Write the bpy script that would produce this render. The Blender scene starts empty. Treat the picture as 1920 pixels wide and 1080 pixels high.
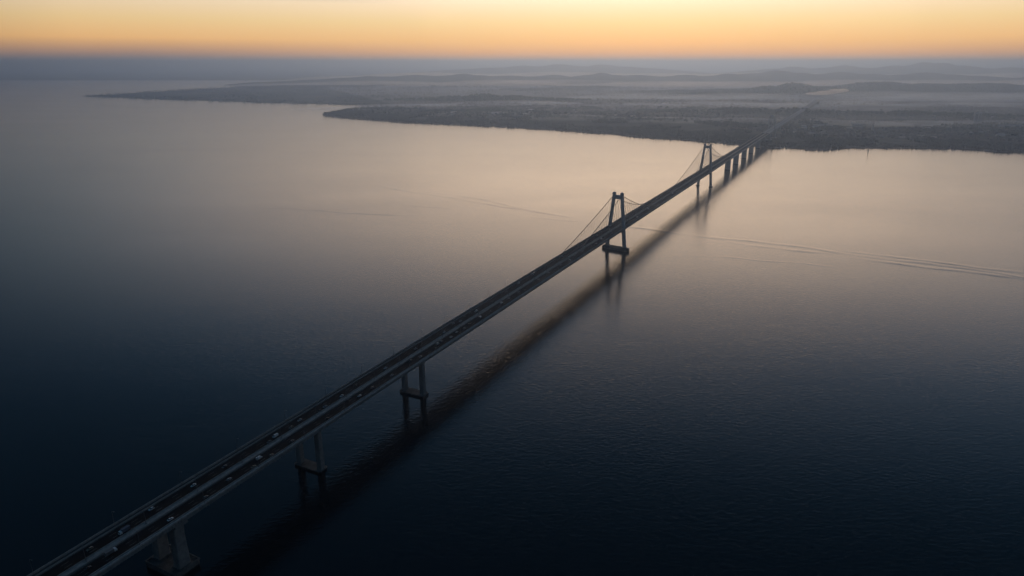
import bpy, bmesh, math, random
import numpy as np
from mathutils import Vector, Matrix

C = bpy.context.scene.collection
S = bpy.context.scene
R = math.radians
random.seed(7)
RNG = np.random.default_rng(11)

# ------------------------------------------------------------------ camera
CAM_H = 280.0
FPX = 1280.0                       # focal length in pixels of a 1920-wide picture (24 mm)
PITCH = math.atan((540 - 118) / FPX)
cd = bpy.data.cameras.new('camera')
cam = bpy.data.objects.new('camera', cd)
C.objects.link(cam)
cam.location = (0, 0, CAM_H)
cam.rotation_euler = (math.pi / 2 - PITCH, 0, 0)
cd.sensor_width = 36
cd.lens = 24
cd.clip_start = 1
cd.clip_end = 250000
S.camera = cam

# ------------------------------------------------------------------ sky
SUN_AZ = R(11.0)                    # to the right of the view axis (+Y)
w = bpy.data.worlds.new('World')
S.world = w
w.use_nodes = True
nt = w.node_tree
nt.nodes.clear()


def N(tree, kind, **kw):
    n = tree.nodes.new(kind)
    for k, v in kw.items():
        setattr(n, k, v)
    return n


def mth(tree, op, a, b=None, c=None, clamp=False):
    n = tree.nodes.new('ShaderNodeMath')
    n.operation = op
    n.use_clamp = clamp
    for i, v in enumerate((a, b, c)):
        if v is None:
            continue
        if isinstance(v, (int, float)):
            n.inputs[i].default_value = v
        else:
            tree.links.new(v, n.inputs[i])
    return n.outputs[0]


def ramp(tree, fac, stops, interp='LINEAR'):
    n = tree.nodes.new('ShaderNodeValToRGB')
    cr = n.color_ramp
    cr.interpolation = interp
    while len(cr.elements) < len(stops):
        cr.elements.new(0.5)
    for e, (p, col) in zip(cr.elements, stops):
        e.position = p
        e.color = (*col, 1) if len(col) == 3 else col
    tree.links.new(fac, n.inputs[0])
    return n.outputs[0]


sky = N(nt, 'ShaderNodeTexSky', sky_type='NISHITA', sun_disc=False)
sky.sun_elevation = R(0.6)
sky.sun_rotation = SUN_AZ
sky.altitude = 200
sky.air_density = 1.0
sky.dust_density = 2.5
sky.ozone_density = 2.0
tc = N(nt, 'ShaderNodeTexCoord')
sp = N(nt, 'ShaderNodeSeparateXYZ')
nt.links.new(tc.outputs['Generated'], sp.inputs[0])
DEG = 180 / math.pi
elev = mth(nt, 'MULTIPLY', mth(nt, 'ARCSINE', sp.outputs[2]), DEG)
azim = mth(nt, 'MULTIPLY', mth(nt, 'ARCTAN2', sp.outputs[0], sp.outputs[1]), DEG)
daz = mth(nt, 'SUBTRACT', azim, math.degrees(SUN_AZ))
# twilight arch: brightness falls with the angular distance from the hidden sun
ra = mth(nt, 'DIVIDE', daz, 40.0)
re = mth(nt, 'DIVIDE', mth(nt, 'MAXIMUM', elev, 0.0), 22.5)
rr = mth(nt, 'SQRT', mth(nt, 'ADD', mth(nt, 'MULTIPLY', ra, ra), mth(nt, 'MULTIPLY', re, re)))
rn = mth(nt, 'DIVIDE', rr, 4.0, clamp=True)
arch = ramp(nt, rn, [
    (0.0, (1.00, 1.00, 1.00)),
    (0.45 / 4, (0.95, 0.95, 0.95)),
    (0.65 / 4, (0.80, 0.80, 0.83)),
    (0.85 / 4, (0.60, 0.64, 0.73)),
    (1.00 / 4, (0.39, 0.51, 0.68)),
    (1.12 / 4, (0.235, 0.37, 0.55)),
    (1.25 / 4, (0.105, 0.25, 0.41)),
    (1.40 / 4, (0.028, 0.115, 0.22)),
    (1.60 / 4, (0.010, 0.055, 0.11)),
    (2.20 / 4, (0.005, 0.032, 0.066)),
    (1.0, (0.004, 0.030, 0.062)),
])
en = mth(nt, 'DIVIDE', elev, 30.0, clamp=True)
band = ramp(nt, en, [
    (0.0, (1.22, 0.52, 0.16)),
    (0.6 / 30, (1.25, 0.57, 0.17)),
    (1.6 / 30, (1.24, 0.68, 0.225)),
    (3.0 / 30, (1.12, 0.79, 0.36)),
    (4.6 / 30, (1.06, 0.86, 0.60)),
    (9.0 / 30, (1.05, 0.85, 0.66)),
    (18.0 / 30, (1.00, 0.95, 0.92)),
    (1.0, (1.0, 1.0, 1.0)),
])
# the low orange band runs further round the horizon than the glow above it
low = ramp(nt, en, [(0.0, (1, 1, 1)), (4.3 / 30, (0.95, 0.95, 0.95)), (5.1 / 30, (0.36, 0.42, 0.56)), (6.8 / 30, (0.12, 0.18, 0.32)), (10.0 / 30, (0.04, 0.08, 0.15)), (14.0 / 30, (0, 0, 0)), (1.0, (0, 0, 0))])
lowaz = ramp(nt, mth(nt, 'DIVIDE', mth(nt, 'ABSOLUTE', daz), 180.0, clamp=True),
             [(0.0, (1, 1, 1)), (18 / 180, (0.96, 0.96, 0.96)), (42 / 180, (0.90, 0.88, 0.88)), (55 / 180, (0.55, 0.57, 0.65)), (80 / 180, (0.20, 0.20, 0.23)), (1.0, (0.05, 0.06, 0.08))])
lo = N(nt, 'ShaderNodeMix', data_type='RGBA', blend_type='MULTIPLY')
lo.inputs[0].default_value = 1
nt.links.new(low, lo.inputs[6])
nt.links.new(lowaz, lo.inputs[7])
mx = N(nt, 'ShaderNodeMix', data_type='RGBA', blend_type='LIGHTEN')
mx.inputs[0].default_value = 1
nt.links.new(arch, mx.inputs[6])
nt.links.new(lo.outputs[2], mx.inputs[7])
gl = N(nt, 'ShaderNodeMix', data_type='RGBA', blend_type='MULTIPLY')
gl.inputs[0].default_value = 1
nt.links.new(mx.outputs[2], gl.inputs[6])
nt.links.new(band, gl.inputs[7])
# the low grey-violet belt away from the glow
bt = mth(nt, 'MULTIPLY', mth(nt, 'SUBTRACT', 1.0, mth(nt, 'DIVIDE', mth(nt, 'MAXIMUM', elev, 0.0), 1.7), clamp=True),
         mth(nt, 'MULTIPLY', mth(nt, 'DIVIDE', mth(nt, 'SUBTRACT', mth(nt, 'ABSOLUTE', daz), 14.0), 24.0, clamp=True), 0.85))
belt = N(nt, 'ShaderNodeMix', data_type='RGBA', blend_type='MIX')
nt.links.new(bt, belt.inputs[0])
nt.links.new(gl.outputs[2], belt.inputs[6])
belt.inputs[7].default_value = (0.18, 0.18, 0.21, 1)
bg1 = N(nt, 'ShaderNodeBackground')
bg1.inputs[1].default_value = 0.02
nt.links.new(sky.outputs[0], bg1.inputs[0])
bg2 = N(nt, 'ShaderNodeBackground')
bg2.inputs[1].default_value = 0.93
nt.links.new(belt.outputs[2], bg2.inputs[0])
# brightest patch of the glow, just above the picture
ca = mth(nt, 'DIVIDE', daz, 29.0)
ce = mth(nt, 'DIVIDE', mth(nt, 'SUBTRACT', elev, 11.0), 4.3)
cg = mth(nt, 'EXPONENT', mth(nt, 'MULTIPLY', mth(nt, 'ADD', mth(nt, 'MULTIPLY', ca, ca), mth(nt, 'MULTIPLY', ce, ce)), -1.0))
bg3 = N(nt, 'ShaderNodeBackground')
bg3.inputs[0].default_value = (1.0, 0.68, 0.41, 1)
nt.links.new(mth(nt, 'MULTIPLY', cg, 2.75), bg3.inputs[1])
ads0 = N(nt, 'ShaderNodeAddShader')
ads = N(nt, 'ShaderNodeAddShader')
nt.links.new(bg1.outputs[0], ads.inputs[0])
nt.links.new(bg2.outputs[0], ads0.inputs[0])
nt.links.new(bg3.outputs[0], ads0.inputs[1])
nt.links.new(ads0.outputs[0], ads.inputs[1])
wo = N(nt, 'ShaderNodeOutputWorld')
nt.links.new(ads.outputs[0], wo.inputs[0])
w.cycles.sampling_method = 'MANUAL'
w.cycles.sample_map_resolution = 1024

# ------------------------------------------------------------------ sun (all but set: weak, low, in line with the glow)
sl = bpy.data.lights.new('sun', 'SUN')
sl.energy = 0.05
sl.angle = R(40)
sl.color = (1.0, 0.66, 0.40)
so = bpy.data.objects.new('sun', sl)
C.objects.link(so)
sun_dir = Vector((math.sin(SUN_AZ) * math.cos(R(3)), math.cos(SUN_AZ) * math.cos(R(3)), math.sin(R(3))))
so.rotation_euler = sun_dir.to_track_quat('Z', 'Y').to_euler()

S.view_settings.view_transform = 'Standard'
S.view_settings.look = 'None'
S.view_settings.exposure = 0.0
S.view_settings.gamma = 1.0
S.view_settings.use_curve_mapping = False
S.render.engine = 'CYCLES'
S.cycles.use_denoising = True
S.cycles.max_bounces = 6
S.cycles.glossy_bounces = 3
S.cycles.diffuse_bounces = 2
S.cycles.volume_bounces = 1
S.cycles.sample_clamp_indirect = 4

# ------------------------------------------------------------------ helpers


def ground(x, y, z=0.0):
    """the ground point seen at a pixel of the 1920x1080 survey picture; used once, to lay out the coast on the map"""
    a = ((x - 960) / FPX, 1.0, -(y - 540) / FPX)
    c, s = math.cos(PITCH), math.sin(PITCH)
    r = (a[0], c * a[1] + s * a[2], -s * a[1] + c * a[2])
    t = (z - CAM_H) / r[2]
    return (t * r[0], t * r[1])


def material(name, col, rough=0.8, metal=0.0, noise=0.0, scale=0.5, bump=0.0, ior=1.45):
    m = bpy.data.materials.new(name)
    m.use_nodes = True
    t = m.node_tree
    b = t.nodes['Principled BSDF']
    b.inputs['Roughness'].default_value = rough
    b.inputs['Metallic'].default_value = metal
    b.inputs['IOR'].default_value = ior
    b.inputs['Specular IOR Level'].default_value = 0.12 if rough >= 0.7 else 0.5
    b.inputs['Base Color'].default_value = (*col, 1)
    if noise > 0:
        co = t.nodes.new('ShaderNodeTexCoord')
        nz = t.nodes.new('ShaderNodeTexNoise')
        nz.inputs['Scale'].default_value = scale
        nz.inputs['Detail'].default_value = 6
        nz.inputs['Roughness'].default_value = 0.65
        t.links.new(co.outputs['Object'], nz.inputs['Vector'])
        a = [max(0.0, v * (1 - noise)) for v in col]
        d = [min(1.0, v * (1 + noise)) for v in col]
        o = ramp(t, nz.outputs['Fac'], [(0.3, a), (0.7, d)])
        t.links.new(o, b.inputs['Base Color'])
        if bump > 0:
            bp = t.nodes.new('ShaderNodeBump')
            bp.inputs['Strength'].default_value = bump
            bp.inputs['Distance'].default_value = 0.2
            t.links.new(nz.outputs['Fac'], bp.inputs['Height'])
            t.links.new(bp.outputs[0], b.inputs['Normal'])
    return m


M = {
    'concrete': material('concrete', (0.33, 0.33, 0.32), 0.75, noise=0.35, scale=0.35),
    'tower': material('tower_concrete', (0.60, 0.60, 0.60), 0.8, noise=0.3, scale=0.2),
    'pale_tower': material('pale_tower_concrete', (0.62, 0.62, 0.60), 0.8, noise=0.15, scale=0.2),
    'pier': material('pier_concrete', (0.31, 0.31, 0.30), 0.8, noise=0.35, scale=0.25),
    'cap': material('cap_concrete', (0.15, 0.15, 0.145), 0.8, noise=0.5, scale=0.25),
    'girder': material('girder_steel', (0.09, 0.095, 0.10), 0.6, noise=0.3, scale=0.3),
    'asphalt': material('asphalt', (0.015, 0.015, 0.016), 0.9, noise=0.3, scale=0.4),
    'paint': material('road_paint', (0.35, 0.35, 0.33), 0.7, noise=0.4, scale=0.8),
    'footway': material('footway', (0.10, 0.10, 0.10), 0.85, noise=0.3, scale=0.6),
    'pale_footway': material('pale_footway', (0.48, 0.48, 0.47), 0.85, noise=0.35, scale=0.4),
    'cable': material('cable_steel', (0.12, 0.10, 0.085), 0.5, noise=0.2, scale=0.5),
    'lamp_metal': material('lamp_metal', (0.20, 0.20, 0.21), 0.5, metal=0.5, noise=0.2, scale=3),
    'lamp_head': material('lamp_lens', (0.22, 0.22, 0.21), 0.3, noise=0.1, scale=5),
    'glass': material('car_glass', (0.012, 0.014, 0.016), 0.25, noise=0.2, scale=2),
    'tyre': material('tyre_rubber', (0.02, 0.02, 0.02), 0.9, noise=0.2, scale=8),
    'white': material('white_paint', (0.85, 0.85, 0.85), 0.5, noise=0.06, scale=2),
    'silver': material('silver_paint', (0.45, 0.46, 0.48), 0.45, noise=0.06, scale=2),
    'grey': material('grey_paint', (0.16, 0.17, 0.18), 0.45, noise=0.06, scale=2),
    'black': material('black_paint', (0.03, 0.03, 0.035), 0.4, noise=0.1, scale=2),
    'blue': material('blue_paint', (0.07, 0.10, 0.15), 0.5, noise=0.1, scale=2),
    'tan': material('tan_paint', (0.33, 0.28, 0.22), 0.5, noise=0.1, scale=2),
    'red': material('red_lens', (0.3, 0.02, 0.02), 0.4, noise=0.1, scale=8),
    'lens': material('headlamp_lens', (0.8, 0.8, 0.8), 0.2, noise=0.05, scale=8),
    'wall': material('building_wall', (0.72, 0.71, 0.69), 0.8, noise=0.2, scale=0.1),
    'wall_dark': material('building_wall_dark', (0.22, 0.21, 0.21), 0.8, noise=0.2, scale=0.1),
    'roof': material('building_roof', (0.50, 0.49, 0.48), 0.8, noise=0.25, scale=0.1),
    'house': material('house_wall', (0.12, 0.118, 0.115), 0.8, noise=0.7, scale=0.006),
}


def tide(m):
    """wet weed-dark band up to the tide line"""
    t = m.node_tree
    b = t.nodes['Principled BSDF']
    src = b.inputs['Base Color'].links[0].from_socket
    co = t.nodes.new('ShaderNodeTexCoord')
    sp_ = t.nodes.new('ShaderNodeSeparateXYZ')
    t.links.new(co.outputs['Object'], sp_.inputs[0])
    nz = t.nodes.new('ShaderNodeTexNoise')
    nz.inputs['Scale'].default_value = 0.6
    t.links.new(co.outputs['Object'], nz.inputs['Vector'])
    z = mth(t, 'ADD', sp_.outputs[2], mth(t, 'MULTIPLY', nz.outputs['Fac'], 1.2))
    fac = ramp(t, mth(t, 'DIVIDE', z, 8.0, clamp=True), [(0.17, (0, 0, 0)), (0.25, (1, 1, 1))])
    mix = t.nodes.new('ShaderNodeMix')
    mix.data_type = 'RGBA'
    t.links.new(fac, mix.inputs[0])
    mix.inputs[6].default_value = (0.022, 0.026, 0.022, 1)
    t.links.new(src, mix.inputs[7])
    t.links.new(mix.outputs[2], b.inputs['Base Color'])


for k_ in ('cap', 'tower', 'pier'):
    tide(M[k_])


class MB:
    """collects shapes into one mesh"""

    def __init__(self):
        self.v, self.f = [], []

    def add(self, vs, fs):
        b = len(self.v)
        self.v += [tuple(p) for p in vs]
        self.f += [tuple(i + b for i in q) for q in fs]

    def box(self, x0, x1, y0, y1, z0, z1):
        self.add([(x0, y0, z0), (x1, y0, z0), (x1, y1, z0), (x0, y1, z0), (x0, y0, z1), (x1, y0, z1), (x1, y1, z1), (x0, y1, z1)],
                 [(0, 3, 2, 1), (4, 5, 6, 7), (0, 1, 5, 4), (1, 2, 6, 5), (2, 3, 7, 6), (3, 0, 4, 7)])

    def frustum(self, rings, cap=True):
        """rings: lists of points of equal length, bottom to top"""
        n = len(rings[0])
        vs = [p for r in rings for p in r]
        fs = []
        for k in range(len(rings) - 1):
            for i in range(n):
                j = (i + 1) % n
                fs.append((k * n + i, k * n + j, (k + 1) * n + j, (k + 1) * n + i))
        if cap:
            fs.append(tuple(reversed(range(n))))
            fs.append(tuple((len(rings) - 1) * n + i for i in range(n)))
        self.add(vs, fs)

    def rect(self, cx, cy, z, a, b, ch=0.0):
        """a rectangle ring with chamfered corners"""
        a, b = a / 2, b / 2
        if ch <= 0:
            return [(cx - a, cy - b, z), (cx + a, cy - b, z), (cx + a, cy + b, z), (cx - a, cy + b, z)]
        return [(cx - a + ch, cy - b, z), (cx + a - ch, cy - b, z), (cx + a, cy - b + ch, z), (cx + a, cy + b - ch, z),
                (cx + a - ch, cy + b, z), (cx - a + ch, cy + b, z), (cx - a, cy + b - ch, z), (cx - a, cy - b + ch, z)]

    def tube(self, pts, r, n=6):
        rings = []
        for k, p in enumerate(pts):
            p = Vector(p)
            a = Vector(pts[max(0, k - 1)])
            b = Vector(pts[min(len(pts) - 1, k + 1)])
            d = (b - a).normalized()
            u = d.cross(Vector((0, 0, 1)))
            if u.length < 1e-3:
                u = Vector((1, 0, 0))
            u.normalize()
            v = u.cross(d)
            rk = r[k] if isinstance(r, (list, tuple)) else r
            rings.append([p + (u * math.cos(t) + v * math.sin(t)) * rk for t in [2 * math.pi * i / n for i in range(n)]])
        self.frustum(rings)

    def mesh(self, name, mat, smooth=False):
        me = bpy.data.meshes.new(name)
        me.from_pydata(self.v, [], self.f)
        bm = bmesh.new()
        bm.from_mesh(me)
        bmesh.ops.recalc_face_normals(bm, faces=bm.faces)
        bm.to_mesh(me)
        bm.free()
        if smooth:
            me.shade_smooth()
        me.materials.append(mat)
        return me

    def build(self, name, mat, parent=None, smooth=False):
        o = bpy.data.objects.new(name, self.mesh(name, mat, smooth))
        C.objects.link(o)
        o.parent = parent
        return o


def empty(name, loc=(0, 0, 0), rz=0.0, parent=None):
    o = bpy.data.objects.new(name, None)
    C.objects.link(o)
    o.location = loc
    o.rotation_euler = (0, 0, rz)
    o.parent = parent
    o.empty_display_size = 2
    return o


def tag(o, label=None, cat=None, group=None, kind=None):
    if label:
        o['label'] = label
    if cat:
        o['category'] = cat
    if group:
        o['group'] = group
    if kind:
        o['kind'] = kind
    return o


def np_mesh(name, verts, faces, mat, smooth=False):
    """verts (n,3) and faces (m,3 or 4) arrays"""
    me = bpy.data.meshes.new(name)
    k = faces.shape[1]
    me.vertices.add(len(verts))
    me.vertices.foreach_set('co', np.ascontiguousarray(verts, dtype=np.float32).ravel())
    me.loops.add(faces.size)
    me.loops.foreach_set('vertex_index', np.ascontiguousarray(faces, dtype=np.int32).ravel())
    me.polygons.add(len(faces))
    me.polygons.foreach_set('loop_start', np.arange(0, faces.size, k, dtype=np.int32))
    me.polygons.foreach_set('loop_total', np.full(len(faces), k, dtype=np.int32))
    me.update(calc_edges=True)
    me.validate()
    if smooth:
        me.shade_smooth()
    me.materials.append(mat)
    o = bpy.data.objects.new(name, me)
    C.objects.link(o)
    return o


ORD = ['first', 'second', 'third', 'fourth', 'fifth', 'sixth', 'seventh', 'eighth', 'ninth', 'tenth', 'eleventh', 'twelfth', 'thirteenth',
       'fourteenth', 'fifteenth', 'sixteenth', 'seventeenth', 'eighteenth', 'nineteenth', 'twentieth', 'twenty-first', 'twenty-second',
       'twenty-third', 'twenty-fourth', 'twenty-fifth', 'twenty-sixth', 'twenty-seventh', 'twenty-eighth', 'twenty-ninth', 'thirtieth']

# ------------------------------------------------------------------ water


def water_material():
    m = bpy.data.materials.new('sea_water')
    m.use_nodes = True
    t = m.node_tree
    b = t.nodes['Principled BSDF']
    b.inputs['Base Color'].default_value = (0.0006, 0.006, 0.010, 1)
    b.inputs['IOR'].default_value = 1.333
    co = t.nodes.new('ShaderNodeTexCoord')

    def nz(sx, sy, detail, rot=0.0, rough=0.6):
        mp = t.nodes.new('ShaderNodeMapping')
        mp.inputs['Scale'].default_value = (sx, sy, 1)
        mp.inputs['Rotation'].default_value = (0, 0, rot)
        t.links.new(co.outputs['Object'], mp.inputs[0])
        n = t.nodes.new('ShaderNodeTexNoise')
        n.noise_dimensions = '2D'
        n.inputs['Scale'].default_value = 1
        n.inputs['Detail'].default_value = detail
        n.inputs['Roughness'].default_value = rough
        t.links.new(mp.outputs[0], n.inputs['Vector'])
        return n.outputs['Fac']
    chop = nz(0.34, 0.70, 2.0, R(8))
    swell = nz(0.022, 0.05, 2.0, R(-6))
    gust = nz(0.0016, 0.0042, 3.0, R(5))
    mid = nz(0.17, 0.37, 1.0, R(3))
    h = mth(t, 'ADD', mth(t, 'MULTIPLY', chop, WAVE_CHOP), mth(t, 'MULTIPLY', swell, WAVE_SWELL))
    h = mth(t, 'ADD', h, mth(t, 'MULTIPLY', mid, WAVE_MID))
    k = mth(t, 'MULTIPLY_ADD', gust, 0.6, 0.7)
    h = mth(t, 'MULTIPLY', h, k)
    bp = t.nodes.new('ShaderNodeBump')
    bp.inputs['Strength'].default_value = 1.0
    bp.inputs['Distance'].default_value = 1.0
    t.links.new(h, bp.inputs['Height'])
    t.links.new(bp.outputs[0], b.inputs['Normal'])
    t.links.new(mth(t, 'MULTIPLY_ADD', gust, 0.08, WATER_ROUGH - 0.04), b.inputs['Roughness'])
    return m


WAVE_CHOP, WAVE_MID, WAVE_SWELL, WATER_ROUGH = 0.085, 0.10, 0.04, 0.115
WATER = water_material()
mb = MB()
mb.add([(-90000, -3000, 0), (90000, -3000, 0), (90000, 90000, 0), (-90000, 90000, 0)], [(0, 1, 2, 3)])
tag(mb.build('water', WATER), 'calm dark bay water rippled by a light breeze', kind='structure')

# boat wakes: low ridges of water left behind by passing boats
WAKES = [
    ('long faint boat wake trailing left from the nearer bridge tower', [
        [(690, 345), (750, 355), (830, 367), (900, 379), (960, 391), (1030, 402), (1112, 412)],
        [(785, 358), (850, 366), (920, 377), (985, 390), (1050, 401)],
        [(1130, 418), (1200, 427), (1290, 439), (1400, 450)]], 10.0, 0.34),
    ('dark double boat wake running off right of the bridge', [
        [(1280, 438), (1400, 449), (1470, 458), (1530, 467), (1600, 479), (1700, 490), (1800, 503), (1930, 523), (2200, 562)],
        [(1560, 469), (1640, 480), (1740, 489), (1830, 501), (1930, 512), (2200, 540)],
        [(1600, 483), (1690, 493), (1790, 505), (1930, 525), (2200, 566)],
        [(1360, 452), (1460, 464), (1560, 476)]], 9.0, 0.28),
    ('broken thin boat wake lowest of those right of the bridge', [
        [(1270, 475), (1360, 481), (1430, 490), (1500, 495), (1580, 503)]], 5.0, 0.16),
    ('short faint boat wakes out left of the bridge, below the long one', [
        [(600, 395), (690, 400), (800, 406)], [(740, 383), (800, 388), (862, 393)], [(980, 405), (1040, 411), (1090, 415)],
        [(480, 388), (560, 392), (640, 398)]], 6.0, 0.25),
]
for lab, lines, wid, amp in WAKES:
    vs, fs = [], []
    for li, line in enumerate(lines):
        pts = [Vector((*ground(*p), 0)) for p in line]
        dense = []
        for a, b in zip(pts, pts[1:]):
            n = max(2, int((b - a).length / 6))
            dense += [a.lerp(b, k / n) for k in range(n)]
        dense.append(pts[-1])
        n = len(dense)
        ph = [random.uniform(0, 6.28) for _ in range(6)]
        base = len(vs)
        for k, p in enumerate(dense):
            d = (dense[min(n - 1, k + 1)] - dense[max(0, k - 1)]).normalized()
            sd = Vector((-d.y, d.x, 0))
            u = k / (n - 1)
            q = k * 6.0
            off = 5 * math.sin(q / 83 + ph[0]) + 3 * math.sin(q / 37 + ph[1]) + 1.2 * math.sin(q / 13 + ph[2])
            a = amp * min(1, 6 * u, 6 * (1 - u)) * max(0.0, 0.75 + 0.25 * math.sin(q / 61 + ph[3]) + 0.2 * math.sin(q / 23 + ph[4]) + 0.2 * math.sin(q / 9 + ph[5]))
            for t_, hh in ((-1.0, 0.0), (-0.5, 0.55), (0.0, 1.0), (0.5, 0.55), (1.0, 0.0)):
                c = p + sd * (off + t_ * wid)
                vs.append((c.x, c.y, 0.004 + a * hh))
        for k in range(n - 1):
            for j in range(4):
                i = base + k * 5 + j
                fs.append((i, i + 1, i + 6, i + 5))
    o = np_mesh('boat_wake', np.array(vs), np.array(fs), WATER, smooth=True)
    tag(o, lab, kind='stuff')

# ------------------------------------------------------------------ land
COAST_PX = [(2600, 306), (2100, 291), (1920, 286), (1870, 284), (1835, 280), (1800, 278), (1740, 277.5), (1700, 277), (1640, 277), (1600, 276),
            (1560, 279), (1530, 280), (1500, 278), (1450, 277), (1400, 272), (1360, 268), (1340, 266.5), (1290, 262), (1240, 259), (1200, 256.5), (1150, 251),
            (1100, 247.5), (1050, 244), (1000, 241), (950, 238.5), (900, 236), (850, 233), (800, 231), (760, 229), (720, 226), (680, 223), (640, 220), (618, 217.5),
            (606, 215.5), (618, 212.5), (636, 209), (660, 205), (682, 202), (690, 199.5), (672, 197.5), (640, 196.5), (600, 195), (550, 194), (500, 193),
            (450, 191), (400, 189.5), (350, 188), (300, 186.5), (240, 184), (200, 182.5), (165, 181), (150, 180), (170, 179), (205, 177.5), (240, 175),
            (300, 172), (360, 168), (430, 164), (445, 162), (418, 159.5), (450, 156.5), (500, 154), (560, 151.8), (610, 150.6), (560, 150.2), (400, 150.6), (250, 150.2), (100, 150.5), (-60, 150), (-400, 151)]
COAST = np.array([ground(*p) for p in COAST_PX])
COAST = np.vstack([COAST, [(-80000, 20000), (-80000, 85000), (80000, 85000), (80000, 3000)]])


def value_noise(x, y, seed=0):
    xi, yi = np.floor(x).astype(np.int64), np.floor(y).astype(np.int64)
    xf, yf = x - xi, y - yi
    xf, yf = xf * xf * (3 - 2 * xf), yf * yf * (3 - 2 * yf)

    def hsh(a, b):
        h = (a * 374761393 + b * 668265263 + seed * 974711) & 0xffffffff
        h = ((h ^ (h >> 13)) * 1274126177) & 0xffffffff
        return ((h ^ (h >> 16)) & 0xffff) / 65535.0
    a, b, c, d = hsh(xi, yi), hsh(xi + 1, yi), hsh(xi, yi + 1), hsh(xi + 1, yi + 1)
    return (a * (1 - xf) + b * xf) * (1 - yf) + (c * (1 - xf) + d * xf) * yf


def fbm(x, y, octaves=4, seed=0):
    s, a, t = 0, 1, 0
    for o in range(octaves):
        s = s + a * value_noise(x * 2 ** o, y * 2 ** o, seed + o)
        t += a
        a *= 0.5
    return s / t


def coast_distance(x, y):
    """signed distance to the coast, positive on land"""
    d2 = np.full(x.shape, 1e20)
    inside = np.zeros(x.shape, dtype=bool)
    n = len(COAST)
    for i in range(n):
        ax, ay = COAST[i]
        bx, by = COAST[(i + 1) % n]
        ex, ey = bx - ax, by - ay
        t = np.clip(((x - ax) * ex + (y - ay) * ey) / (ex * ex + ey * ey), 0, 1)
        d2 = np.minimum(d2, (x - ax - t * ex) ** 2 + (y - ay - t * ey) ** 2)
        if abs(ey) > 1e-9:
            cr = ((ay > y) != (by > y)) & (x < ex * (y - ay) / ey + ax)
            inside ^= cr
    d = np.sqrt(d2)
    wob = (fbm(x / 45, y / 45, 3, 5) - 0.5) * 22
    return np.where(inside, d, -d) + wob


def at(x, dist):
    """map point on the bearing of survey column x, dist metres out along the view axis"""
    return ((x - 960) / (FPX * math.cos(PITCH) + 422 * math.sin(PITCH)) * dist, dist)


# ridges: bearing column, distance, half width across, half depth, height
RIDGES = []


def ridge(x, y, dist, wx, dep, extra=0.0):
    h = CAM_H - dist * (y - 118) / FPX * 1.0 + extra
    cx, cy = at(x, dist)
    RIDGES.append((cx, cy, wx * dist / FPX, dep, h))


for a in [(1300, 204, 4000, 60, 160), (1385, 200, 3950, 45, 150), (1440, 202, 3900, 50, 150), (1500, 200, 3900, 40, 140), (1545, 203, 3850, 45, 150), (1610, 206, 3800, 40, 140),
          (1660, 207, 3750, 40, 140), (1725, 205, 3750, 40, 150), (1800, 209, 3700, 50, 140), (1860, 211, 3650, 60, 140),
          (905, 173.5, 5300, 32, 220), (960, 177, 5300, 40, 220), (850, 178, 5300, 40, 220),
          (1495, 155, 6000, 42, 300), (1545, 161, 6100, 60, 300), (1445, 161, 6000, 50, 300), (1660, 153, 6800, 90, 350), (1850, 155, 6800, 110, 350), (1750, 156, 6800, 80, 350),
          (690, 141, 9800, 40, 500), (780, 139, 9600, 70, 500), (868, 136.5, 9500, 40, 500), (950, 140, 9600, 70, 500), (1040, 139, 9600, 60, 500), (1130, 134.5, 9500, 32, 500),
          (1200, 139, 9600, 60, 500), (1290, 139, 9600, 50, 500), (1370, 137, 9500, 50, 500), (1460, 132, 9700, 50, 500), (1580, 134, 9700, 50, 500), (1640, 137.5, 9700, 60, 500),
          (1740, 135, 9700, 60, 500), (1850, 142, 9400, 80, 500), (1950, 143, 9400, 80, 500),
          (1050, 120.5, 15500, 60, 900), (1130, 121, 15500, 50, 900), (980, 123, 15500, 60, 900),
          (1490, 125, 14000, 40, 900), (1585, 122.5, 14000, 36, 900), (1680, 123, 13500, 40, 900), (1735, 117.6, 13500, 28, 900), (1765, 118.8, 13500, 30, 900), (1810, 123, 13500, 40, 900),
          (1900, 126.5, 13500, 60, 900), (1990, 124, 13500, 60, 900)]:
    ridge(*a)


def land_height(x, y, sd):
    far = np.hypot(x, y)
    s1 = np.clip(sd / 70, -0.5, 1)
    h = 4.0 * s1
    s2 = np.clip(sd / 700, 0, 1)
    h = h + s2 * (fbm(x / 900, y / 900, 4, 3) - 0.35) * 16 * np.clip(far / 3500, 0.6, 2.0)
    rr_ = np.zeros_like(h)
    for cx, cy, wx, dp, rh in RIDGES:
        g = ((x - cx) / (wx * 1.25)) ** 2 + ((y - cy) / dp) ** 2
        k = np.exp(-g) * rh
        # a long low shoulder joins neighbouring crests into one ridge
        k2 = np.exp(-((x - cx) / (wx * 3.6)) ** 2 - ((y - cy) / dp) ** 2) * rh * np.where(cy > 7000, 0.86, 0.60)
        rr_ = np.maximum(rr_, np.maximum(k, k2))
    rough = (fbm(x / (0.02 * far + 1), y / (0.02 * far + 1), 4, 9) - 0.5)
    rr_ = rr_ * (1 + 0.10 * rough)
    return np.maximum(h, np.minimum(h, 6) + rr_ * np.clip(sd / 300, 0, 1))


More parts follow.
